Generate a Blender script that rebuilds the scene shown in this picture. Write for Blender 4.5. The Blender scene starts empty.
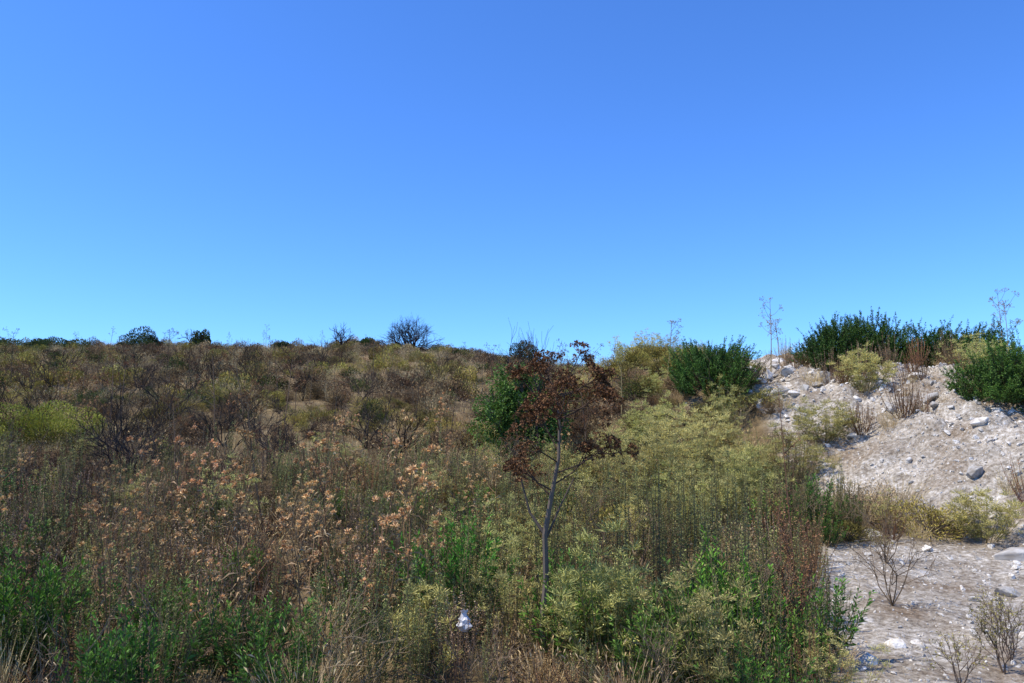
import bpy, math, numpy as np
from mathutils import Vector
scene=bpy.context.scene
pi=math.pi
# ---------------------------------------------------------------- noise / terrain
_tab=np.random.default_rng(7).random((256,256))
def vnoise(x,y,s=0):
    x=np.asarray(x,float)+s*17.3; y=np.asarray(y,float)+s*9.7
    xi=np.floor(x).astype(int); yi=np.floor(y).astype(int)
    fx=x-xi; fy=y-yi; fx=fx*fx*(3-2*fx); fy=fy*fy*(3-2*fy)
    a=_tab[xi%256,yi%256]; b=_tab[(xi+1)%256,yi%256]; c=_tab[xi%256,(yi+1)%256]; d=_tab[(xi+1)%256,(yi+1)%256]
    return (a*(1-fx)+b*fx)*(1-fy)+(c*(1-fx)+d*fx)*fy
def fbm(x,y,f=1.0,o=4,s=0):
    r=0;a=.5
    for i in range(o):
        r=r+a*(vnoise(x*f,y*f,s+i)-.5)*2; f*=2.03; a*=.5
    return r
def ss(a,b,t):
    t=np.clip((np.asarray(t,float)-a)/(b-a),0,1); return t*t*(3-2*t)
def mound_parts(x,y):
    wx=x+fbm(x,y,.45,2,3)*.7; wy=y+fbm(x,y,.45,2,5)*.7
    d=np.sqrt(((wx-6.7)/7.6)**2+((wy-16)/6.0)**2); back=ss(1,.4,d)
    d2=np.sqrt(((wx-8.0)/4.5)**2+((wy-11.2)/3.6)**2); front=ss(1,.42,d2)
    return back,front
def height(x,y):
    x=np.asarray(x,float); y=np.asarray(y,float)
    Hc=5.7-1.6*ss(-6,7,x)-1.6*ss(6,16,x)-1.2*ss(14,40,x)
    t=np.clip((y-6)/39,0,1)
    hill=Hc*(t*.93+.07*ss(0,1,t))
    hill=hill-np.clip(y-46,0,400)*.09*ss(0,8,y-46)
    b,f=mound_parts(x,y)
    m=1-(1-b)*(1-.68*f)
    z=hill+1.65*m
    z=z+fbm(x,y,.25,3,11)*.35*ss(8,20,y)*(1-.7*b)+fbm(x,y,1.1,4,2)*.06
    mr=np.clip(b+f,0,1)
    z=z+mr*(fbm(x,y,.9,5,20)*.28+np.abs(fbm(x,y,2.2,4,31))*.30+fbm(x,y,7.,3,35)*.07)+fbm(x,y,5.,3,36)*.025
    return z
def pale_mask(x,y):
    b,f=mound_parts(x,y)
    n=fbm(x,y,.6,4,40)
    clear=ss(.36,.42,(x+.25*n)/np.maximum(y,1))*ss(9.3,8,y)*ss(3.2,4.6,y)
    m=np.clip(ss(.03,.2,f)+ss(.45,.8,b+n*.45)*ss(3.4,4.6,x+n),0,1)
    return np.clip(clear+m,0,1)
# ---------------------------------------------------------------- mesh accumulator
def nrm(v): return v/np.maximum(np.linalg.norm(v,axis=-1,keepdims=True),1e-9)
class Acc:
    def __init__(s): s.V=[];s.F=[];s.C=[];s.n=0
    def add(s,V,F,C):
        V=np.asarray(V,float); s.V.append(V); s.F.append(np.asarray(F,int)+s.n)
        C=np.broadcast_to(np.asarray(C,float),(len(V),3)); s.C.append(C); s.n+=len(V)
    def tube(s,pts,r0,r1,col,sides=3):
        pts=np.asarray(pts,float); n=len(pts)
        T=nrm(np.gradient(pts,axis=0)); up=np.array([.31,.17,.93]) if abs(T[0][2])<.8 else np.array([1,.2,.1])
        A=nrm(np.cross(T,up)); B=np.cross(T,A)
        r=(np.linspace(r0,r1,n) if np.isscalar(r0) else np.asarray(r0))[:,None,None]
        a=np.arange(sides)/sides*2*pi
        ring=pts[:,None,:]+r*(np.cos(a)[None,:,None]*A[:,None,:]+np.sin(a)[None,:,None]*B[:,None,:])
        F=[(i*sides+j,i*sides+(j+1)%sides,(i+1)*sides+(j+1)%sides,(i+1)*sides+j) for i in range(n-1) for j in range(sides)]
        s.add(ring.reshape(-1,3),F,col)
    def leaves(s,rng,P,D,L,W,C,droop=0.):
        n=len(P)
        if n==0:return
        D=nrm(D); S=nrm(np.cross(D,rng.normal(size=(n,3))))
        L=np.broadcast_to(L,(n,))[:,None]; W=np.broadcast_to(W,(n,))[:,None]
        mid=P+D*L*.5; tip=P+D*L; tip[:,2]-=droop*L[:,0]
        V=np.stack([P,mid+S*W*.5,tip,mid-S*W*.5],1).reshape(-1,3)
        F=np.arange(4*n).reshape(n,4)
        s.add(V,F,np.repeat(np.broadcast_to(C,(n,3)),4,axis=0))
    def mesh(s,name,mat,smooth=False):
        V=np.concatenate(s.V);C=np.concatenate(s.C)
        m=bpy.data.meshes.new(name)
        nf=sum(len(f) for f in s.F); 
        loops=np.concatenate([f.reshape(-1) for f in s.F])
        tot=np.concatenate([np.full(len(f),f.shape[1]) for f in s.F])
        m.vertices.add(len(V)); m.vertices.foreach_set('co',V.astype(np.float32).ravel())
        m.loops.add(len(loops)); m.loops.foreach_set('vertex_index',loops.astype(np.int32))
        m.polygons.add(nf); st=np.concatenate([[0],np.cumsum(tot)[:-1]])
        m.polygons.foreach_set('loop_start',st.astype(np.int32))
        m.polygons.foreach_set('loop_total',tot.astype(np.int32))
        m.polygons.foreach_set('use_smooth',np.full(nf,smooth,bool))
        m.update(calc_edges=True)
        a=m.attributes.new('Col','FLOAT_COLOR','POINT')
        a.data.foreach_set('color',np.concatenate([np.clip(C,0,1),np.ones((len(C),1))],1).astype(np.float32).ravel())
        m.materials.append(mat); return m
# ---------------------------------------------------------------- materials
def mat_new(n):
    m=bpy.data.materials.new(n); m.use_nodes=True; nt=m.node_tree
    for x in list(nt.nodes): nt.nodes.remove(x)
    return m,nt
def plant_mat(name,trans=.25,var=.3,rough=.6,hue=.015,gain=1.0):
    m,nt=mat_new(name); N=nt.nodes; L=nt.links
    out=N.new('ShaderNodeOutputMaterial'); at=N.new('ShaderNodeAttribute'); at.attribute_name='Col'
    oi=N.new('ShaderNodeObjectInfo'); hs=N.new('ShaderNodeHueSaturation')
    mr=N.new('ShaderNodeMapRange'); mr.inputs[3].default_value=gain*(1-var); mr.inputs[4].default_value=gain*(1+var)
    mh=N.new('ShaderNodeMapRange'); mh.inputs[3].default_value=.5-hue; mh.inputs[4].default_value=.5+hue
    mu=N.new('ShaderNodeMath'); mu.operation='MULTIPLY'; mu.inputs[1].default_value=7.31
    fr=N.new('ShaderNodeMath'); fr.operation='FRACT'
    L.new(oi.outputs['Random'],mr.inputs[0]); L.new(oi.outputs['Random'],mu.inputs[0]); L.new(mu.outputs[0],fr.inputs[0]); L.new(fr.outputs[0],mh.inputs[0])
    L.new(mr.outputs[0],hs.inputs['Value']); L.new(mh.outputs[0],hs.inputs['Hue']); L.new(at.outputs['Color'],hs.inputs['Color'])
    if trans>0:
        p=N.new('ShaderNodeBsdfPrincipled'); p.inputs['Roughness'].default_value=rough; p.inputs['Specular IOR Level'].default_value=.3
        L.new(hs.outputs[0],p.inputs['Base Color'])
        t=N.new('ShaderNodeBsdfTranslucent'); L.new(hs.outputs[0],t.inputs[0]); mx=N.new('ShaderNodeMixShader'); mx.inputs[0].default_value=trans
        L.new(p.outputs[0],mx.inputs[1]); L.new(t.outputs[0],mx.inputs[2]); L.new(mx.outputs[0],out.inputs[0])
    else:
        p=N.new('ShaderNodeBsdfDiffuse'); L.new(hs.outputs[0],p.inputs[0]); L.new(p.outputs[0],out.inputs[0])
    return m
M_leaf=plant_mat('green_leaves',.20,gain=1.7); M_dry=plant_mat('dry_stalks',0,gain=2.0,hue=.01); M_wood=plant_mat('dead_wood',0,.1,gain=1.)
def ground_mat():
    m,nt=mat_new('hillside_soil'); N=nt.nodes; L=nt.links
    out=N.new('ShaderNodeOutputMaterial'); p=N.new('ShaderNodeBsdfPrincipled'); p.inputs['Roughness'].default_value=.95; p.inputs['Specular IOR Level'].default_value=.1
    tc=N.new('ShaderNodeTexCoord'); at=N.new('ShaderNodeAttribute'); at.attribute_name='pale'
    def noise(sc,det=8,r=.6):
        n=N.new('ShaderNodeTexNoise'); n.inputs['Scale'].default_value=sc; n.inputs['Detail'].default_value=det; n.inputs['Roughness'].default_value=r; L.new(tc.outputs['Object'],n.inputs['Vector']); return n
    def ramp(src,st):
        r=N.new('ShaderNodeValToRGB'); e=r.color_ramp.elements
        while len(e)<len(st): e.new(.5)
        for el,(ps,c) in zip(e,st): el.position=ps; el.color=(*c,1)
        L.new(src,r.inputs[0]); return r
    n1=noise(1.3,9,.65); n2=noise(19,9,.72)
    soil=ramp(n1.outputs[0],[(.3,(.09,.06,.03)),(.5,(.21,.15,.075)),(.7,(.34,.26,.14))])
    pale=ramp(n2.outputs[0],[(.33,(.17,.14,.105)),(.46,(.37,.32,.25)),(.56,(.54,.485,.40)),(.66,(.78,.74,.66))])
    big=ramp(n1.outputs[0],[(.35,(.66,.57,.48)),(.5,(.95,.93,.90)),(.60,(1.28,1.29,1.3))])
    mul=N.new('ShaderNodeMix'); mul.data_type='RGBA'; mul.blend_type='MULTIPLY'; mul.inputs[0].default_value=1
    L.new(pale.outputs[0],mul.inputs[6]); L.new(big.outputs[0],mul.inputs[7])
    mx=N.new('ShaderNodeMix'); mx.data_type='RGBA'; L.new(at.outputs['Fac'],mx.inputs[0]); L.new(soil.outputs[0],mx.inputs[6]); L.new(mul.outputs[2],mx.inputs[7])
    L.new(mx.outputs[2],p.inputs['Base Color'])
    b=N.new('ShaderNodeBump'); b.inputs['Strength'].default_value=.9; b.inputs['Distance'].default_value=.05; L.new(n2.outputs[0],b.inputs['Height']); L.new(b.outputs[0],p.inputs['Normal'])
    L.new(p.outputs[0],out.inputs[0]); return m
def rock_mat():
    m,nt=mat_new('limestone'); N=nt.nodes; L=nt.links
    out=N.new('ShaderNodeOutputMaterial'); p=N.new('ShaderNodeBsdfPrincipled'); p.inputs['Roughness'].default_value=.9
    tc=N.new('ShaderNodeTexCoord'); n=N.new('ShaderNodeTexNoise'); n.inputs['Scale'].default_value=2.2; n.inputs['Detail'].default_value=8; L.new(tc.outputs['Object'],n.inputs['Vector'])
    r=N.new('ShaderNodeValToRGB'); e=r.color_ramp.elements; e[0].position=.35; e[0].color=(.46,.40,.315,1); e[1].position=.55; e[1].color=(.76,.72,.64,1)
    L.new(n.outputs[0],r.inputs[0]); oi=N.new('ShaderNodeObjectInfo'); mr=N.new('ShaderNodeMapRange'); mr.inputs[3].default_value=.5; mr.inputs[4].default_value=1.15
    hs=N.new('ShaderNodeHueSaturation'); L.new(oi.outputs['Random'],mr.inputs[0]); L.new(mr.outputs[0],hs.inputs['Value']); L.new(r.outputs[0],hs.inputs['Color']); L.new(hs.outputs[0],p.inputs['Base Color'])
    b=N.new('ShaderNodeBump'); b.inputs['Strength'].default_value=.5; b.inputs['Distance'].default_value=.05; L.new(n.outputs[0],b.inputs['Height']); L.new(b.outputs[0],p.inputs['Normal'])
    L.new(p.outputs[0],out.inputs[0]); return m
M_ground=ground_mat(); M_rock=rock_mat()
# ---------------------------------------------------------------- terrain
def build_terrain():
    n=700; k=math.asinh(110); u=np.linspace(-k,k,n)
    X=5+3*np.sinh(u); Y=9+3*np.sinh(u)
    gx,gy=np.meshgrid(X,Y); gz=height(gx,gy)
    V=np.stack([gx,gy,gz],-1).reshape(-1,3)
    i=np.arange(n-1); a=(i[:,None]*n+i[None,:]).reshape(-1)
    F=np.stack([a,a+1,a+n+1,a+n],1)
    ac=Acc(); ac.add(V,F,(1,1,1)); m=ac.mesh('hillside_ground',M_ground,True)
    at=m.attributes.new('pale','FLOAT','POINT'); at.data.foreach_set('value',pale_mask(gx,gy).astype(np.float32).ravel())
    o=bpy.data.objects.new('hillside_ground',m); scene.collection.objects.link(o)
build_terrain()
# ---------------------------------------------------------------- plants
def mixc(a,b,t): a=np.array(a);b=np.array(b); t=np.asarray(t)[:,None]; return a*(1-t)+b*t
def leafy(ac,rng,H,R,nst,nlf,LL,LW,cA,cB,up=.9,spread=.35,t0=.12,stemc=(.08,.06,.03),top=.35):
    for i in range(nst):
        a=rng.uniform(0,2*pi); r=math.sqrt(rng.random()); 
        rad=np.array([math.cos(a),math.sin(a),0])
        base=rad*r*R*spread; hh=H*(1-top*r*r)*rng.uniform(.66,1.1)
        tip=rad*r*R*rng.uniform(.8,1.15)+np.array([0,0,hh])+rng.normal(0,.03,3)
        t=np.linspace(0,1,6)[:,None]; bow=rad*math.sin(1)*R*.12*r
        f=lambda t:(base+(tip-base)*t+bow*np.sin(pi*t))
        ac.tube(f(t),.004,.0015,stemc)
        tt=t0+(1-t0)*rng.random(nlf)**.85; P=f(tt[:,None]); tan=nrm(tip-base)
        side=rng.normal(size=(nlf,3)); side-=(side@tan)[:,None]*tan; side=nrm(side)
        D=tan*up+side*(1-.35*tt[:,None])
        c=mixc(cA,cB,np.clip(tt*tt*.8+rng.normal(0,.18,nlf),0,1))*rng.uniform(.75,1.25,(nlf,1))  # low leaves coloured darker: shade at the plant's foot painted into the colour
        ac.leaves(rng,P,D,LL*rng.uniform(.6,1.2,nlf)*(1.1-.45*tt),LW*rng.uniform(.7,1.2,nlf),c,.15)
def rosemary(ac,rng,H,R,ns=520,nl=44,cA=(.014,.032,.006),cB=(.07,.135,.018)):
    lump=rng.normal(size=(9,3)); lump[:,2]=np.abs(lump[:,2])*.8; lump=nrm(lump)
    for i in range(ns):
        d=rng.normal(size=3); d[2]=abs(d[2]); d=d/np.linalg.norm(d)
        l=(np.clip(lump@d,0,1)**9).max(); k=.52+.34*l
        p=d*k*rng.uniform(.6,1.03)*np.array([R,R,H]); dd=nrm(d*[.7,.7,.3]+np.array([0,0,.8])+rng.normal(0,.22,3))
        L=rng.uniform(.12,.27)*H*(1. if rng.random()<.9 else 1.5); q=p+dd*L
        ac.tube([p*.75,p,q],.003,.0015,(.035,.03,.015))
        t=rng.random(nl)**.8; P=p+(q-p)*t[:,None]; side=nrm(rng.normal(size=(nl,3)))
        c=mixc(cA,cB,np.clip(t*.55+l*.35+rng.normal(-.1,.2,nl),0,1))*rng.uniform(.7,1.25,(nl,1))  # leaf colour darkens towards shoot base, painting in the bush's inner shade
        ac.leaves(rng,P,dd*.7+side,.052*rng.uniform(.6,1.1,nl)*(1.15-.5*t),.011,c)
def fennel(ac,rng,H,R,nst,cA=(.10,.10,.02),cB=(.41,.375,.12),k=24,nl=.04,nw=.0035):
    for i in range(nst):
        a=rng.uniform(0,2*pi); r=math.sqrt(rng.random()); rad=np.array([math.cos(a),math.sin(a),0])
        base=rad*r*R*.25; hh=H*(1-.34*r*r)*rng.uniform(.55,1.1)
        tip=rad*r*R*rng.uniform(.75,1.25)+np.array([0,0,hh])
        f=lambda t:(base+(tip-base)*t+rad*np.sin(pi*t)*R*.08)
        ac.tube(f(np.linspace(0,1,5)[:,None]),.004,.0015,(.15,.13,.05))
        for tt in (.2,.35,.5,.62,.74,.84,.93,1.0):
            if tt<.95 and rng.random()<.35: continue
            c=f(tt)+rng.normal(0,.025*R/.4,3); n=k if tt<1 else int(k*1.9)
            D=rng.normal(size=(n,3)); D[:,2]=np.abs(D[:,2])*.8+.15
            D=nrm(D); L=nl*rng.uniform(.6,1.3,n)*(1 if tt<1 else 1.25)
            cc=mixc(cA,cB,np.clip(rng.uniform(-.25,.4,n)+tt*.55,0,1))  # lower tufts get darker colour, standing in for shade under the top ones
            P=np.broadcast_to(c,(n,3))+D*L[:,None]*rng.uniform(0,.5,(n,1))
            ac.leaves(rng,P,D,L,nw*rng.uniform(.7,1.5,n),cc)
            if tt>.7:
                m=n//2; Pt=c+D[:m]*L[:m,None]*1.2
                ac.leaves(rng,Pt,rng.normal(size=(m,3)),.011,.008,np.array(cB)*rng.uniform(.8,1.25,(m,1)))
def head(ac,rng,p,r,c1=(.26,.135,.05),c2=(.44,.30,.145),n=34):
    D=nrm(rng.normal(size=(n,3))); D[:,2]=D[:,2]*.8+.25
    ac.leaves(rng,p+D*r*.25,D,r*rng.uniform(.8,1.3,n),r*.42,mixc(c1,c2,rng.random(n))*rng.uniform(.6,1.15,(n,1)))
    m=n//3; D=nrm(rng.normal(size=(m,3))*[.4,.4,.2]+[0,0,1])
    ac.leaves(rng,np.broadcast_to(p,(m,3)).copy(),D,r*1.35,r*.25,np.array(c2)*rng.uniform(.8,1.2,(m,1)))
def thistle(ac,rng,H,nst=2,hr=.023,sc=(.13,.08,.04)):
    for s in range(nst):
        a=rng.uniform(0,2*pi); lean=rng.uniform(0,.22)*H
        base=rng.normal(0,.05,3)*[1,1,0]; tip=base+np.array([math.cos(a)*lean,math.sin(a)*lean,H*rng.uniform(.75,1.05)])
        wob=rng.normal(0,.02,3)
        f=lambda t: base+(tip-base)*t+wob*np.sin(2*pi*t)
        ac.tube(f(np.linspace(0,1,7)[:,None]),.0055,.002,np.array(sc)*rng.uniform(.8,1.2),4)
        head(ac,rng,tip,hr*1.1)
        for b in range(rng.integers(3,8)):
            t=rng.uniform(.4,.95); p=f(t); a2=rng.uniform(0,2*pi); L=rng.uniform(.10,.30)*(1.2-t*.6)
            d=np.array([math.cos(a2),math.sin(a2),rng.uniform(.6,1.6)]); d/=np.linalg.norm(d)
            q=p+d*L; q[2]+=L*.15
            ac.tube([p,(p+q)/2-[0,0,L*.06],q],.0028,.0015,sc)
            head(ac,rng,q,hr*rng.uniform(.6,1.1))
            if rng.random()<.3:
                q2=(p+q)/2+rng.normal(0,.03,3)+[0,0,.07]; ac.tube([(p+q)/2,q2],.002,.001,sc); head(ac,rng,q2,hr*rng.uniform(.5,.8))
        n=22; tt=rng.uniform(.03,.8,n); P=f(tt[:,None]); D=rng.normal(size=(n,3)); D[:,2]=np.abs(D[:,2])*.4
        ac.leaves(rng,P,D,rng.uniform(.04,.12,n),.010,mixc((.14,.09,.045),(.26,.185,.10),rng.random(n)),.35)
def grass(ac,rng,n,H,R,cA,cB,w=.0035):
    a=rng.uniform(0,2*pi,n); r=np.sqrt(rng.random(n))*R
    P=np.stack([np.cos(a)*r*.5,np.sin(a)*r*.5,np.zeros(n)],1)
    D=np.stack([np.cos(a)*r*1.3,np.sin(a)*r*1.3,np.full(n,H)],1)+rng.normal(0,.13*H,(n,3)); D=nrm(D)
    L=H*rng.uniform(.4,1.1,n); c=mixc(cA,cB,rng.random(n))
    ac.leaves(rng,P,D,L*.6,w,c)
    P2=P+D*(L*.3)[:,None]; D2=nrm(D+rng.normal(0,.25,(n,3))-[0,0,.1])
    ac.leaves(rng,P2,D2,L*.7,w*.9,c)
    m=n//2; P3=P2[:m]+D2[:m]*(L[:m]*.7)[:,None]
    ac.leaves(rng,P3,D2[:m]+rng.normal(0,.2,(m,3)),.05,.008,c[:m]*1.15,.2)
def twigs(ac,rng,p,d,L,r,depth,col,leafc=None,spread=.6,nb=3,ln=10,ll=.02,lw=.01,up=.12):
    p=np.asarray(p,float); d=nrm(np.asarray(d,float)); q=p+d*L; mid=(p+q)/2+rng.normal(0,L*.07,3)
    ac.tube([p,mid,q],r,r*.62,np.array(col)*rng.uniform(.8,1.2),3 if r<.01 else 5)
    if leafc is not None and depth<=1:
        P=p+(q-p)*rng.random((ln,1))+rng.normal(0,ll*.3,(ln,3))
        ac.leaves(rng,P,rng.normal(size=(ln,3))+d,ll*rng.uniform(.6,1.3,ln),lw,mixc(leafc[0],leafc[1],rng.random(ln)))
    if depth<=0: return
    for i in range(nb if rng.random()<.7 else nb-1):
        nd=nrm(d+rng.normal(0,spread,3)+[0,0,up]); st=p+(q-p)*rng.uniform(.5,1.0)
        if i==0: st=q
        twigs(ac,rng,st,nd,L*rng.uniform(.62,.9),r*.62,depth-1,col,leafc,spread,nb,ln,ll,lw,up)
def umbel(ac,rng,p,d,size,cA,cB,nr=14,ns=12,sl=.011):
    d=nrm(np.asarray(d,float))
    for i in range(nr):
        v=nrm(d*1.0+rng.normal(0,.75,3)); q=p+v*size*rng.uniform(.7,1.1)
        ac.tube([p,(p+q)/2,q],.0013,.0009,cA)
        D=nrm(rng.normal(size=(ns,3))+v*.8); P=q+D*size*.12*rng.random((ns,1))
        ac.leaves(rng,P,D,sl*rng.uniform(.7,1.4,ns),sl*.65,mixc(cA,cB,rng.random(ns)))
def ferula(ac,rng,H,cA=(.065,.035,.018),cB=(.13,.07,.036),nb=9,us=.07,nr=9,ns=7,sl=.014,r0=.012,sc=(.085,.06,.038)):
    lean=rng.normal(0,.06*H,2); tip=np.array([lean[0],lean[1],H])
    f=lambda t: tip*t+np.array([1,.5,0])*np.sin(3*t)*.02
    ac.tube(f(np.linspace(0,1,7)[:,None]),r0,r0*.35,sc,4)
    umbel(ac,rng,tip,(0,0,1),us*1.1,cA,cB,nr,ns,sl)
    for i in range(nb):
        t=rng.uniform(.5,.97); p=f(t); a=rng.uniform(0,2*pi); L=H*rng.uniform(.12,.28)*(1.25-t*.7)
        q=p+np.array([math.cos(a),math.sin(a),rng.uniform(.7,1.4)])*L*.75
        ac.tube([p,(p+q)/2+[0,0,-.02],q],r0*.35,r0*.18,sc)
        umbel(ac,rng,q,q-p+[0,0,.05],us*rng.uniform(.7,1.05),cA,cB,nr,ns,sl)
def dome(ac,rng,R,H,n,LL,LW,cA,cB,tw=30):
    lump=rng.normal(size=(9,3)); lump[:,2]=np.abs(lump[:,2]); lump=nrm(lump)
    D=rng.normal(size=(n,3)); D[:,2]=np.abs(D[:,2]); D=nrm(D)
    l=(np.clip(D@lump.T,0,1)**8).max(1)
    rr=(.50+.55*l)*(1-.45*rng.random(n)**2.2)
    P=D*rr[:,None]*[R,R,H]
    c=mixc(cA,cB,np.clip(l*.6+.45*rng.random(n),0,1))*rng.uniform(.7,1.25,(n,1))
    ac.leaves(rng,P,D+rng.normal(0,.6,(n,3))+[0,0,.3],LL*rng.uniform(.6,1.3,n),LW,c)
    for i in range(tw):
        d=D[i]*[R,R,H]; ac.tube([d*.05,d*.5+rng.normal(0,.02,3),d*rr[i]*1.15],.006,.002,(.08,.06,.04))
LIB={}
def variants(name,n,fn,mat,seed):
    col=bpy.data.collections.new(name+'_variants'); LIB[name]=(col,n)
    for i in range(n):
        ac=Acc(); rng=np.random.default_rng(seed*100+i); fn(ac,rng,i)
        m=ac.mesh('%s_%02d'%(name,i),mat); o=bpy.data.objects.new('%s_%02d'%(name,i),m); col.objects.link(o)
G1=(.018,.042,.006);G2=(.095,.18,.022)
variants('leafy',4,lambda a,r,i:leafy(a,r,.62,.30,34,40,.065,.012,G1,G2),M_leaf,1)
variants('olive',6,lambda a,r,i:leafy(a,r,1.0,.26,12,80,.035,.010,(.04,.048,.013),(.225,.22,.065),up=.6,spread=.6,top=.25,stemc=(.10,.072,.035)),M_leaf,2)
variants('fennel',4,lambda a,r,i:fennel(a,r,.75,.36,22),M_leaf,3)
variants('thistle',7,lambda a,r,i:thistle(a,r,1.12,2+i%2),M_dry,4)
variants('straw',4,lambda a,r,i:grass(a,r,150,.42,.20,(.18,.125,.055),(.36,.28,.15)),M_dry,5)
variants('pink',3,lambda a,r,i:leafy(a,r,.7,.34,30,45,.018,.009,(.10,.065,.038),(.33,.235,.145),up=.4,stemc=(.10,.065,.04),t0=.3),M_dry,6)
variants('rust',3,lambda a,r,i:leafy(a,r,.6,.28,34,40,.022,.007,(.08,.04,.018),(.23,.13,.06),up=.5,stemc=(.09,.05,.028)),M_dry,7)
def brushwood(a,r,i,c=(.09,.066,.042),r0=.006):
    for k in range(5): twigs(a,r,(0,0,0),r.normal(0,.45,3)*[1,1,0]+[0,0,1],.26,r0,3,c,spread=.5,nb=3)
variants('brush',4,brushwood,M_dry,8)
variants('darkbrush',4,lambda a,r,i:brushwood(a,r,i,(.035,.026,.019),.008),M_dry,18)
variants('ferula',5,lambda a,r,i:ferula(a,r,1.5),M_dry,9)
cols=[((.045,.03,.015),(.16,.105,.05)),((.07,.06,.013),(.25,.205,.05)),((.018,.026,.008),(.065,.078,.022)),((.085,.062,.032),(.24,.18,.09)),((.06,.05,.015),(.185,.155,.045)),((.035,.023,.014),(.11,.072,.04))]
variants('dome',6,lambda a,r,i:dome(a,r,.50,.46,1300,.055,.018,*cols[i]),M_dry,10)
variants('domefine',6,lambda a,r,i:dome(a,r,.42,.42,3200,.030,.008,*cols[i],tw=60),M_dry,11)
def rock(a,r,i,n=14,sc=(1,.8,.6)):
    import bmesh
    bm=bmesh.new(); P=nrm(r.normal(size=(n,3)))*r.uniform(.7,1.0,(n,1))*list(sc)
    for p in P: bm.verts.new(p)
    bmesh.ops.convex_hull(bm,input=bm.verts); 
    bmesh.ops.bevel(bm,geom=list(bm.edges),offset=.03,segments=1,affect='EDGES')
    bmesh.ops.triangulate(bm,faces=bm.faces); bm.verts.ensure_lookup_table(); bm.verts.index_update()
    a.add([v.co[:] for v in bm.verts],[[v.index for v in f.verts] for f in bm.faces],(1,1,1)); bm.free()
variants('rock',8,lambda a,r,i:rock(a,r,i,9+i),M_rock,12)
# ---------------------------------------------------------------- scatter
def scatter(name,lib,pts,yaw,scl,idx=None,tilt=.08,seed=0,sink=0.,zs=None):
    col,nv=LIB[lib]; n=len(pts)
    if n==0: return
    rng=np.random.default_rng(seed+991); z=height(pts[:,0],pts[:,1])-sink*scl
    m=bpy.data.meshes.new(name); m.vertices.add(n); m.vertices.foreach_set('co',np.column_stack([pts,z]).astype(np.float32).ravel())
    if idx is None: idx=rng.integers(0,nv,n)
    rot=np.column_stack([rng.normal(0,tilt,n),rng.normal(0,tilt,n),yaw])
    if zs is None: zs=rng.uniform(.85,1.15,n)
    s3=np.column_stack([scl,scl,scl*zs])
    a=m.attributes.new('rot','FLOAT_VECTOR','POINT'); a.data.foreach_set('vector',rot.astype(np.float32).ravel())
    a=m.attributes.new('scl','FLOAT_VECTOR','POINT'); a.data.foreach_set('vector',s3.astype(np.float32).ravel())
    a=m.attributes.new('idx','INT','POINT'); a.data.foreach_set('value',idx.astype(np.int32))
    o=bpy.data.objects.new(name,m); scene.collection.objects.link(o)
    ng=bpy.data.node_groups.new(name+'_scatter','GeometryNodeTree')
    ng.interface.new_socket('Geometry',in_out='INPUT',socket_type='NodeSocketGeometry'); ng.interface.new_socket('Geometry',in_out='OUTPUT',socket_type='NodeSocketGeometry')
    N=ng.nodes;L=ng.links; gi=N.new('NodeGroupInput'); go=N.new('NodeGroupOutput'); ip=N.new('GeometryNodeInstanceOnPoints'); ci=N.new('GeometryNodeCollectionInfo')
    ci.inputs['Collection'].default_value=col; ci.inputs['Separate Children'].default_value=True; ci.inputs['Reset Children'].default_value=True
    ip.inputs['Pick Instance'].default_value=True
    def na(nm,t):
        q=N.new('GeometryNodeInputNamedAttribute'); q.data_type=t; q.inputs['Name'].default_value=nm; return q.outputs[0]
    L.new(gi.outputs[0],ip.inputs['Points']); L.new(ci.outputs[0],ip.inputs['Instance']); L.new(na('idx','INT'),ip.inputs['Instance Index'])
    L.new(na('rot','FLOAT_VECTOR'),ip.inputs['Rotation']); L.new(na('scl','FLOAT_VECTOR'),ip.inputs['Scale']); L.new(ip.outputs[0],go.inputs[0])
    md=o.modifiers.new('scatter','NODES'); md.node_group=ng
def jgrid(x0,x1,y0,y1,s,rng):
    gx,gy=np.meshgrid(np.arange(x0,x1,s),np.arange(y0,y1,s)); p=np.stack([gx.ravel(),gy.ravel()],1)
    return p+rng.uniform(-.5,.5,p.shape)*s
def sc(name,lib,x0,x1,y0,y1,s,prob,smin,smax,seed,**k):
    rng=np.random.default_rng(seed); p=jgrid(x0,x1,y0,y1,s,rng)
    p=p[np.abs(p[:,0])<p[:,1]*.8+3]
    pr=prob(p[:,0],p[:,1]); pr=pr*(1-((np.abs(p[:,0]-.15)<.24)&(p[:,1]<5.45)))
    p=p[rng.random(len(p))<pr]; n=len(p)
    if 'idxf' in k: k['idx']=k.pop('idxf')(p,rng)
    scatter(name,lib,p,rng.uniform(0,2*pi,n),smin+(smax-smin)*rng.random(n)**1.3,seed=seed,**k)
U=lambda x,y:x/np.maximum(y,.5)
def veg(x,y): return 1-pale_mask(x,y)
def band(v,a,b,e=.05): return ss(a-e,a+e,v)*ss(b+e,b-e,v)
sc('leafy_green_weeds','leafy',-9,4,4.2,9,.36,lambda x,y:veg(x,y)*(.20+.65*ss(.1,.4,fbm(x,y,.9,2,50)))*(.4+.9*ss(6.5,5,y)),.55,1.1,21)
sc('olive_weeds','olive',-10,4.5,4.4,11,.34,lambda x,y:veg(x,y)*np.clip(.42+.35*band(U(x,y),-.18,.12)+.4*band(U(x,y),.2,.34)+.2*(U(x,y)<-.45),0,.8),.5,.98,22)
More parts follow.
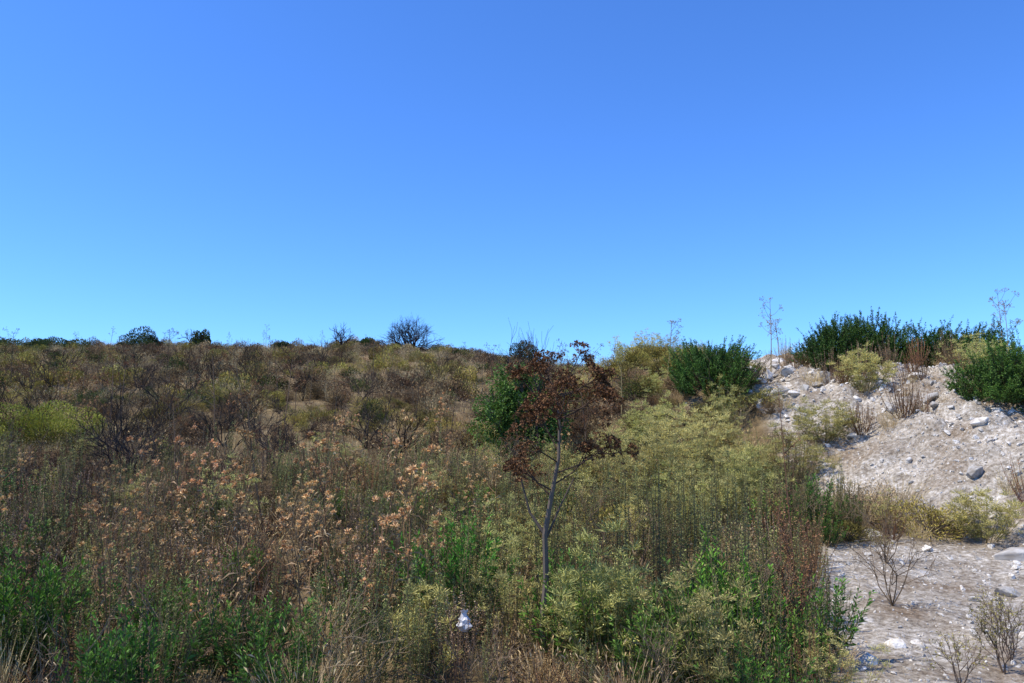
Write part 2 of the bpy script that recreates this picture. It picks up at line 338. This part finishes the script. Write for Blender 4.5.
sc('yellow_fennel','fennel',-10,4.5,4.4,13,.55,lambda x,y:veg(x,y)*np.clip(.10+.25*band(U(x,y),-.08,.2)+.25*ss(.1,.35,fbm(x,y,.7,2,60))+.4*band(U(x,y),.13,.34)*ss(7,9,y),0,.8),.5,1.1,23)
sc('dry_thistles','thistle',-10,1,5.0,11.5,.43,lambda x,y:veg(x,y)*np.clip(.08+.75*band(U(x,y),-.50,-.10,.08)*ss(9,6.5,y),0,.7)*ss(.03,-.07,U(x,y)),.65,1.3,24)
sc('dry_grass','straw',-12,6,4.0,13,.40,lambda x,y:veg(x,y)*.55,.5,1.1,25)
sc('dry_seed_weeds','pink',-12,5,4.8,12,.5,lambda x,y:veg(x,y)*np.clip(.10+.6*band(U(x,y),-.8,-.42,.08)*ss(5.5,6.5,y)+.2*ss(0,.3,fbm(x,y,.6,2,70)),0,.8),.6,1.0,26)
sc('rust_dry_weeds','rust',-10,5,4.2,12,.5,lambda x,y:veg(x,y)*np.clip(.25+.5*band(U(x,y),.30,.38,.04),0,.85),.6,1.1,27)
sc('dry_brushwood','brush',-10,4.5,4.1,12,.5,lambda x,y:np.clip(veg(x,y)*.45+.03,0,1),.6,1.1,28)
def didx(p,rng):
    n=fbm(p[:,0],p[:,1]*1.8,.2,3,80)*1.3+rng.normal(0,.12,len(p)); r=rng.random(len(p))
    i=np.where(n>.15,1,np.where(n>.05,4,np.where(n>-.10,0,np.where(n>-.22,3,5)))); return np.where(r<.10,2,i)
clump=lambda x,y,s:ss(-.15,.15,fbm(x,y,.5,2,s))
sc('hillside_phrygana_near','domefine',-22,9,8.5,20,.62,lambda x,y:veg(x,y)*.75,.5,1.3,31,idxf=didx)
sc('hillside_phrygana','dome',-48,26,20,49,.78,lambda x,y:veg(x,y)*.70,.4,1.4,32,idxf=didx)
sc('hillside_dry_grass','straw',-40,20,12,47,.75,lambda x,y:veg(x,y)*.55,.7,1.4,33)
sc('dead_giant_fennel','ferula',-14,3,9,22,.8,lambda x,y:veg(x,y)*.50*clump(x,y,96),.6,1.15,34)
sc('dead_giant_fennel_stand','ferula',-48,14,22,42,1.5,lambda x,y:veg(x,y)*.18,.4,.75,35)
sc('ridge_dead_stalks','ferula',-48,14,43,47,1.0,lambda x,y:.20+0*x,.35,.95,38)
sc('hillside_brushwood','darkbrush',-26,6,11,38,1.0,lambda x,y:veg(x,y)*.55*clump(x,y,97)*ss(36,22,y),.9,2.0,36)
sc('hillside_thistles','thistle',-16,3,9,20,.8,lambda x,y:veg(x,y)*.2,.6,.9,37)
mm=lambda x,y:np.clip(mound_parts(x,y)[1]*2+mound_parts(x,y)[0],0,1)
rc=lambda x,y:.25+.75*ss(-.25,.15,fbm(x,y,.8,3,140))
gap=lambda x,y:1-band(x,4.35,5.15,.25)*ss(11.5,12.5,y)
up_=lambda x,y:ss(10.2,11.4,y)
sc('scree_gravel','rock',1.6,9.5,4.3,13.5,.052,lambda x,y:pale_mask(x,y)*(.35+.3*mm(x,y)),.007,.026,41,sink=.0,tilt=1.)
sc('scree_stones','rock',1.8,11,4.4,15.5,.12,lambda x,y:pale_mask(x,y)*(.13+.55*mm(x,y)*rc(x,y)),.022,.072,42,sink=-.1,tilt=.6)
sc('scree_boulders','rock',2.2,11,5.2,15.5,.36,lambda x,y:pale_mask(x,y)*(.05+.5*mm(x,y)*rc(x,y)),.06,.21,43,sink=.0,tilt=.4)
sc('mound_top_rubble','rock',4.2,5.7,12.6,14.6,.30,lambda x,y:.8+0*x,.09,.30,48,sink=.0,tilt=.4)
sc('mound_dry_grass','straw',1.5,11,8,17,.42,lambda x,y:gap(x,y)*pale_mask(x,y)*mm(x,y)*(.30*ss(-.1,.2,fbm(x,y,.7,2,90))+.35*up_(x,y)),.35,.9,44)
sc('mound_rust_weeds','rust',1.5,11,8,17,.55,lambda x,y:gap(x,y)*pale_mask(x,y)*mm(x,y)*(.28*ss(-.05,.2,fbm(x,y,.7,2,90))+.4*up_(x,y)),.5,1.05,45)
sc('mound_dry_seed_weeds','pink',3,11,9.5,15,.6,lambda x,y:gap(x,y)*pale_mask(x,y)*.45*up_(x,y),.5,.9,47)
sc('mound_fennel','fennel',1.5,10,9.5,13.2,.55,lambda x,y:gap(x,y)*ss(.02,.2,mound_parts(x,y)[0])*(.45*ss(4.6,3.6,x)+.22*up_(x,y)),.55,1.05,46)
sc('mound_flank_scrub','fennel',0,3.9,12.5,19,.6,lambda x,y:.35+0*x,.5,.9,49)
sc('mound_flank_dry_scrub','domefine',0,4.4,12.5,20,.5,lambda x,y:.75+0*x,.6,1.2,50,idxf=didx)
# ---------------------------------------------------------------- individual plants
def place(name,x,y,fn,mat,seed,dz=-.03,rotz=0):
    ac=Acc(); fn(ac,np.random.default_rng(seed)); m=ac.mesh(name,mat); o=bpy.data.objects.new(name,m)
    o.location=(x,y,float(height(x,y))+dz); o.rotation_euler[2]=rotz; scene.collection.objects.link(o); return o
gb=lambda H,R,n=520:(lambda a,r:rosemary(a,r,H,R,n))
for i,(x,y,H,R,n) in enumerate([(3.5,13.3,1.25,.95,900),(5.85,13.9,1.2,.95,900),(6.55,13.9,1.05,.9,750),(7.5,13.6,1.05,.9,700),(8.3,13.9,1.0,.9,650),(6.75,10.7,.9,.75,600),(7.45,10.9,1.4,1.05,950),(8.9,12,1.0,.9,500)]):
    place('rosemary_bush',x,y,gb(H,R,n),M_leaf,201+i)
fb=lambda H,R,n:(lambda a,r:fennel(a,r,H,R,n,nl=.05,nw=.0055))
for i,(x,y,H,R,n) in enumerate([(1.75,10.0,1.25,.65,70),(2.45,10.6,1.3,.7,70),(3.0,11.6,1.0,.55,55),(3.9,11.0,.8,.6,60),(4.6,11.4,.6,.5,45),(5.7,12.4,.65,.5,45),(5.2,8.6,.55,.40,34),(.58,4.95,.9,.36,34),(-.55,5.1,.5,.25,22),(2.1,8.7,.9,.5,45),(2.9,9.6,.8,.5,45)]):
    place('fennel_bush',x,y,fb(H,R,n),M_leaf,220+i)
fs=lambda H:(lambda a,r:ferula(a,r,H,cA=(.11,.09,.03),cB=(.24,.19,.06),nb=8,us=.08,sc=(.13,.10,.05)))
for i,(x,y,H) in enumerate([(4.55,13.5,1.35),(2.9,14.5,1.2),(8.6,13.4,1.5),(8.3,12.8,1.35),(5.1,14.6,1.0),(1.9,13.5,1.2)]):
    place('dry_umbel_plant',x,y,fs(H),M_dry,340+i)
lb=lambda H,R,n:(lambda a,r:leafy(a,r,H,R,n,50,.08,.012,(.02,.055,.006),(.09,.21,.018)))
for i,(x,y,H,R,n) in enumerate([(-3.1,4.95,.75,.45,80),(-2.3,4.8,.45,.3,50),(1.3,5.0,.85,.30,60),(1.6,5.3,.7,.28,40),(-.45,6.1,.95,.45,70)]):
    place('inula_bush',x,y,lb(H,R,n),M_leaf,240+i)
low=lambda cA,cB,H:(lambda a,r:leafy(a,r,H,.26,34,40,.022,.007,cA,cB,up=.5,stemc=(.10,.06,.035)))
for i,(x,y,H) in enumerate([(.05,4.95,.34),(.38,5.35,.42),(-.08,5.3,.4),(.2,4.6,.26),(.45,4.6,.3)]):
    place('low_dry_weed',x,y,low((.09,.055,.025),(.24,.16,.075),H),M_dry,360+i)
place('straw_tuft',.22,4.9,lambda a,r:grass(a,r,160,.3,.2,(.20,.145,.07),(.36,.28,.15)),M_dry,366)
for i,(x,y,s) in enumerate([(3.15,5.1,.17),(3.35,5.35,.2),(2.75,4.9,.13),(3.6,5.9,.12)]):
    place('leafless_weed',x,y,lambda a,r:[twigs(a,r,(0,0,0),r.normal(0,.35,3)*[1,1,0]+[0,0,1],s,.005,3,(.07,.05,.035),((.10,.09,.03),(.20,.17,.06)),spread=.4,nb=3,ln=3,ll=.015,lw=.008) for k in range(4)],M_dry,350+i)
def hero(ac,rng):
    S=.00677
    tr=np.array([(-2,0,0),(-3,2,40),(1,3,85),(0,0,130),(6,-3,165),(14,-2,205),(15,0,240),(12,2,272)])*S
    ac.tube(tr,[.030,.024,.020,.019,.016,.012,.008,.004],0,(.17,.135,.105),7)
    ac.tube([(.02,0,0),(-.03,.01,.18),(-.06,.02,.38)],.035,.012,(.14,.075,.04),7)
    ac.tube([tr[3],(-.10,.03,1.02),(-.16,.03,1.25)],.013,.005,(.12,.095,.075),6)
    ac.tube([tr[3]-[0,0,.05],(.10,.03,1.05),(.2,.03,1.25)],.009,.004,(.12,.095,.075),6)
    cA=(.09,.042,.022);cB=(.28,.145,.075)
    def br(t,ang,L,el,nu=3,us=.085):
        k=t*(len(tr)-1); i=min(int(k),len(tr)-2); p=tr[i]+(tr[i+1]-tr[i])*(k-i)
        d=np.array([math.cos(ang)*math.cos(el),math.sin(ang)*math.cos(el),math.sin(el)]); q=p+d*L; q[2]+=L*.2
        mid=(p+q)/2-[0,0,L*.07]; ac.tube([p,mid,q],.006,.003,(.09,.06,.045),5)
        umbel(ac,rng,q,q-mid,us,cA,cB,16,15,.017)
        for j in range(nu):
            s=mid+(q-mid)*rng.uniform(0,.9); e=s+nrm(d+rng.normal(0,.7,3))*L*rng.uniform(.3,.55)
            ac.tube([s,(s+e)/2+[0,0,-.01],e],.004,.002,(.09,.06,.045),4); umbel(ac,rng,e,e-s+[0,0,.03],us*rng.uniform(.6,1),cA,cB,13,14,.016)
    for k in range(17): br(rng.uniform(.68,1),k*2.4+rng.normal(0,.3),rng.uniform(.18,.31),rng.uniform(.1,1.1),2)
    br(.62,.1,.28,.5,3); br(.58,pi-.2,.24,.7,2); br(.66,-.3,.36,.3,3); br(.6,pi+.5,.24,.4,3)
    umbel(ac,rng,tr[-1],(0,0,1),.1,cA,cB,16,12,.014)
place('dead_giant_fennel_plant',.22,5.25,hero,M_wood,260)
def dock(ac,rng):
    for s in range(6):
        a=rng.uniform(0,2*pi); H=rng.uniform(.6,1.3) if s else 1.85; tip=np.array([math.cos(a)*.12*(s>0),math.sin(a)*.12,H])
        base=rng.normal(0,.05,3)*[1,1,0]; f=lambda t:base+(tip-base)*t
        ac.tube(f(np.linspace(0,1,6)[:,None]),.005,.002,(.08,.045,.028),4); n=200 if s else 120
        t=rng.uniform(.3,1,n); P=f(t[:,None])+rng.normal(0,.012,(n,3)); ac.leaves(rng,P,rng.normal(size=(n,3))+[0,0,1],.018,.007,mixc((.08,.038,.02),(.18,.095,.05),rng.random(n)))
        for b in range(6 if s else 3):
            t=rng.uniform(.4,.9); p=f(t); q=p+np.array([rng.normal(0,.06),rng.normal(0,.06),rng.uniform(.1,.2)]); ac.tube([p,q],.003,.0015,(.08,.045,.028))
            m=30; ac.leaves(rng,p+(q-p)*rng.random((m,1)),rng.normal(size=(m,3)),.018,.007,mixc((.08,.038,.02),(.18,.095,.05),rng.random(m)))
place('dry_dock_plant',1.80,5.1,dock,M_dry,261)
for i,(x,y) in enumerate([(1.2,5.9),(1.55,5.7),(.95,6.3),(1.4,5.3)]):
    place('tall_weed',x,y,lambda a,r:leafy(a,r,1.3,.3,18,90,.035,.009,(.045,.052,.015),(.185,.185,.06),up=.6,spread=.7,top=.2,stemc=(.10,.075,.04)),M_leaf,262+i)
def mastic(ac,rng):
    c=((.014,.036,.007),(.06,.12,.018))
    for k in range(6): twigs(ac,rng,(0,0,0),rng.normal(0,.3,3)*[1,1,0]+[0,0,1],.55,.025,3,(.08,.065,.05),c,spread=.5,nb=3,ln=30,ll=.05,lw=.026)
    for (x,y,z,r,n) in [(0,0,1.0,.55,5000),(-.35,.1,.8,.5,3500),(.35,0,.75,.5,3500),(-.1,0,1.45,.4,2500),(.25,.1,1.3,.35,2000),(0,-.2,.5,.6,3500)]:
        D=nrm(rng.normal(size=(n,3))); lump=nrm(rng.normal(size=(10,3))); l=(np.clip(D@lump.T,0,1)**10).max(1)
        P=np.array([x,y,z])+D*((.55+.55*l)*(1-.5*rng.random(n)**2))[:,None]*r
        ac.leaves(rng,P,D+rng.normal(0,.6,(n,3)),.05*rng.uniform(.6,1.2,n),.024,mixc(c[0],c[1],np.clip(l*.7+.4*rng.random(n),0,1)))
place('mastic_tree',.12,12.6,mastic,M_leaf,270)
place('dead_sapling',.45,12.2,lambda a,r:[twigs(a,r,(0,0,0),(r.normal(0,.1),r.normal(0,.1),1),.80,.02,4,(.08,.055,.045),spread=.30,nb=3) for k in range(2)],M_wood,272)
for i,(x,y,R,H) in enumerate([(-20.5,43,1.6,1.3),(-24.5,42,1.7,.9),(-17.6,43.5,.8,1.2),(.6,42,1.1,1.3),(7.0,43,1.1,1.5),(-29,43,1.5,.9),(-8.3,43,.9,.7),(8.0,43.5,.8,1.2),(-26.5,43,1.2,.8),(-13,43.5,.9,.6)]):
    place('ridge_shrub',x,y,lambda a,r:dome(a,r,R,H,5000,.10,.05,(.012,.02,.006),(.05,.072,.018),tw=80),M_leaf,280+i,dz=-.05)
place('yellow_green_shrub',-8.1,13.3,lambda a,r:dome(a,r,1.1,.85,16000,.04,.012,(.07,.07,.008),(.23,.22,.03),tw=60),M_leaf,299,dz=.05)
for i,(x,y,s) in enumerate([(-5.6,11.5,.42),(-4.6,12.5,.4),(-3.6,11.8,.36),(-7.2,16,.5),(-2.6,14,.42),(-9.5,19,.6),(-5.2,10.6,.36),(-6.6,12.5,.4)]):
    place('dead_shrub',x,y,lambda a,r:[twigs(a,r,(0,0,0),r.normal(0,.5,3)*[1,1,0]+[0,0,1],s,.016,4,(.06,.048,.04),spread=.5,nb=3) for k in range(5)],M_wood,370+i)
def barebush(H,n=9,depth=5):
    return lambda a,r:[twigs(a,r,(0,0,0),r.normal(0,.75,3)*[1,1,.0]+[0,0,1],H*.27,.04,depth,(.04,.03,.025),spread=.42,nb=3,up=.05) for k in range(n)]
place('bare_bush',-5.5,42,barebush(2.5,15,5),M_wood,390)
place('bare_bush',-9.5,42.5,barebush(1.9,5,4),M_wood,391)
place('bare_bush',-18,43,barebush(1.6,3,4),M_wood,392)
for i,(x,y,a,b,c,rz) in enumerate([(5.2,8.0,.42,.3,.13,.2),(4.1,8.9,.16,.12,.1,1),(4.75,9.6,.17,.13,.11,2),(5.6,9.4,.2,.14,.13,.5),(4.35,8.3,.12,.1,.06,.3),(5.9,7.6,.3,.2,.1,.9)]):
    place('limestone_boulder',x,y,lambda A,r:rock(A,r,0,15),M_rock,400+i,dz=c*.15,rotz=rz).scale=(a,b*1.2,c*1.6)
Mp,nt=mat_new('white_plastic'); o_=nt.nodes.new('ShaderNodeOutputMaterial'); p_=nt.nodes.new('ShaderNodeBsdfPrincipled'); p_.inputs['Base Color'].default_value=(.7,.68,.64,1); p_.inputs['Roughness'].default_value=.4; nt.links.new(p_.outputs[0],o_.inputs[0])
def bag(ac,rng):
    n=14; u=np.linspace(0,2*pi,n,endpoint=False); V=[];F=[]
    for k in range(8):
        r=[.01,.04,.05,.04,.035,.025,.015,.025][k]
        for a in u: q=r*rng.uniform(.6,1.2); V.append((math.cos(a)*q,math.sin(a)*q*.7,k*.018+rng.normal(0,.004)))
    for k in range(7):
        for j in range(n): F.append((k*n+j,k*n+(j+1)%n,(k+1)*n+(j+1)%n,(k+1)*n+j))
    ac.add(V,F,(1,1,1))
place('plastic_bag',-.30,4.95,bag,Mp,410,dz=.30)
# ---------------------------------------------------------------- light, sky, camera
el=math.radians(58); az=math.radians(-104)
s=Vector((math.sin(az)*math.cos(el),math.cos(az)*math.cos(el),math.sin(el)))
sun=bpy.data.lights.new('sun','SUN'); sun.energy=5; sun.angle=math.radians(.53); sun.color=(1,.92,.79)
so=bpy.data.objects.new('sun',sun); so.rotation_euler=s.to_track_quat('Z','Y').to_euler(); so.location=(-20,0,30); scene.collection.objects.link(so)
w=bpy.data.worlds.new('World'); scene.world=w; w.use_nodes=True; nt=w.node_tree
bg=nt.nodes['Background']; sk=nt.nodes.new('ShaderNodeTexSky'); sk.sky_type='NISHITA'; sk.sun_disc=False; sk.sun_elevation=el; sk.sun_rotation=az%(2*pi)
sk.air_density=1.0; sk.dust_density=.2; sk.ozone_density=3.0; sk.altitude=200
tm=nt.nodes.new('ShaderNodeMix'); tm.data_type='RGBA'; tm.blend_type='MULTIPLY'; tm.inputs[0].default_value=1; tm.inputs[7].default_value=(.68,1.22,2.1,1)
nt.links.new(sk.outputs[0],tm.inputs[6]); nt.links.new(tm.outputs[2],bg.inputs[0]); bg.inputs[1].default_value=.117
cam=bpy.data.cameras.new('camera'); cam.lens=27; cam.sensor_width=36; cam.clip_end=2000; cam.clip_start=.05
co=bpy.data.objects.new('camera',cam); co.location=(0,0,1.6); co.rotation_euler=(math.radians(90+5.8),0,0); scene.collection.objects.link(co); scene.camera=co
scene.view_settings.view_transform='Standard'; scene.view_settings.look='None'; scene.view_settings.exposure=0
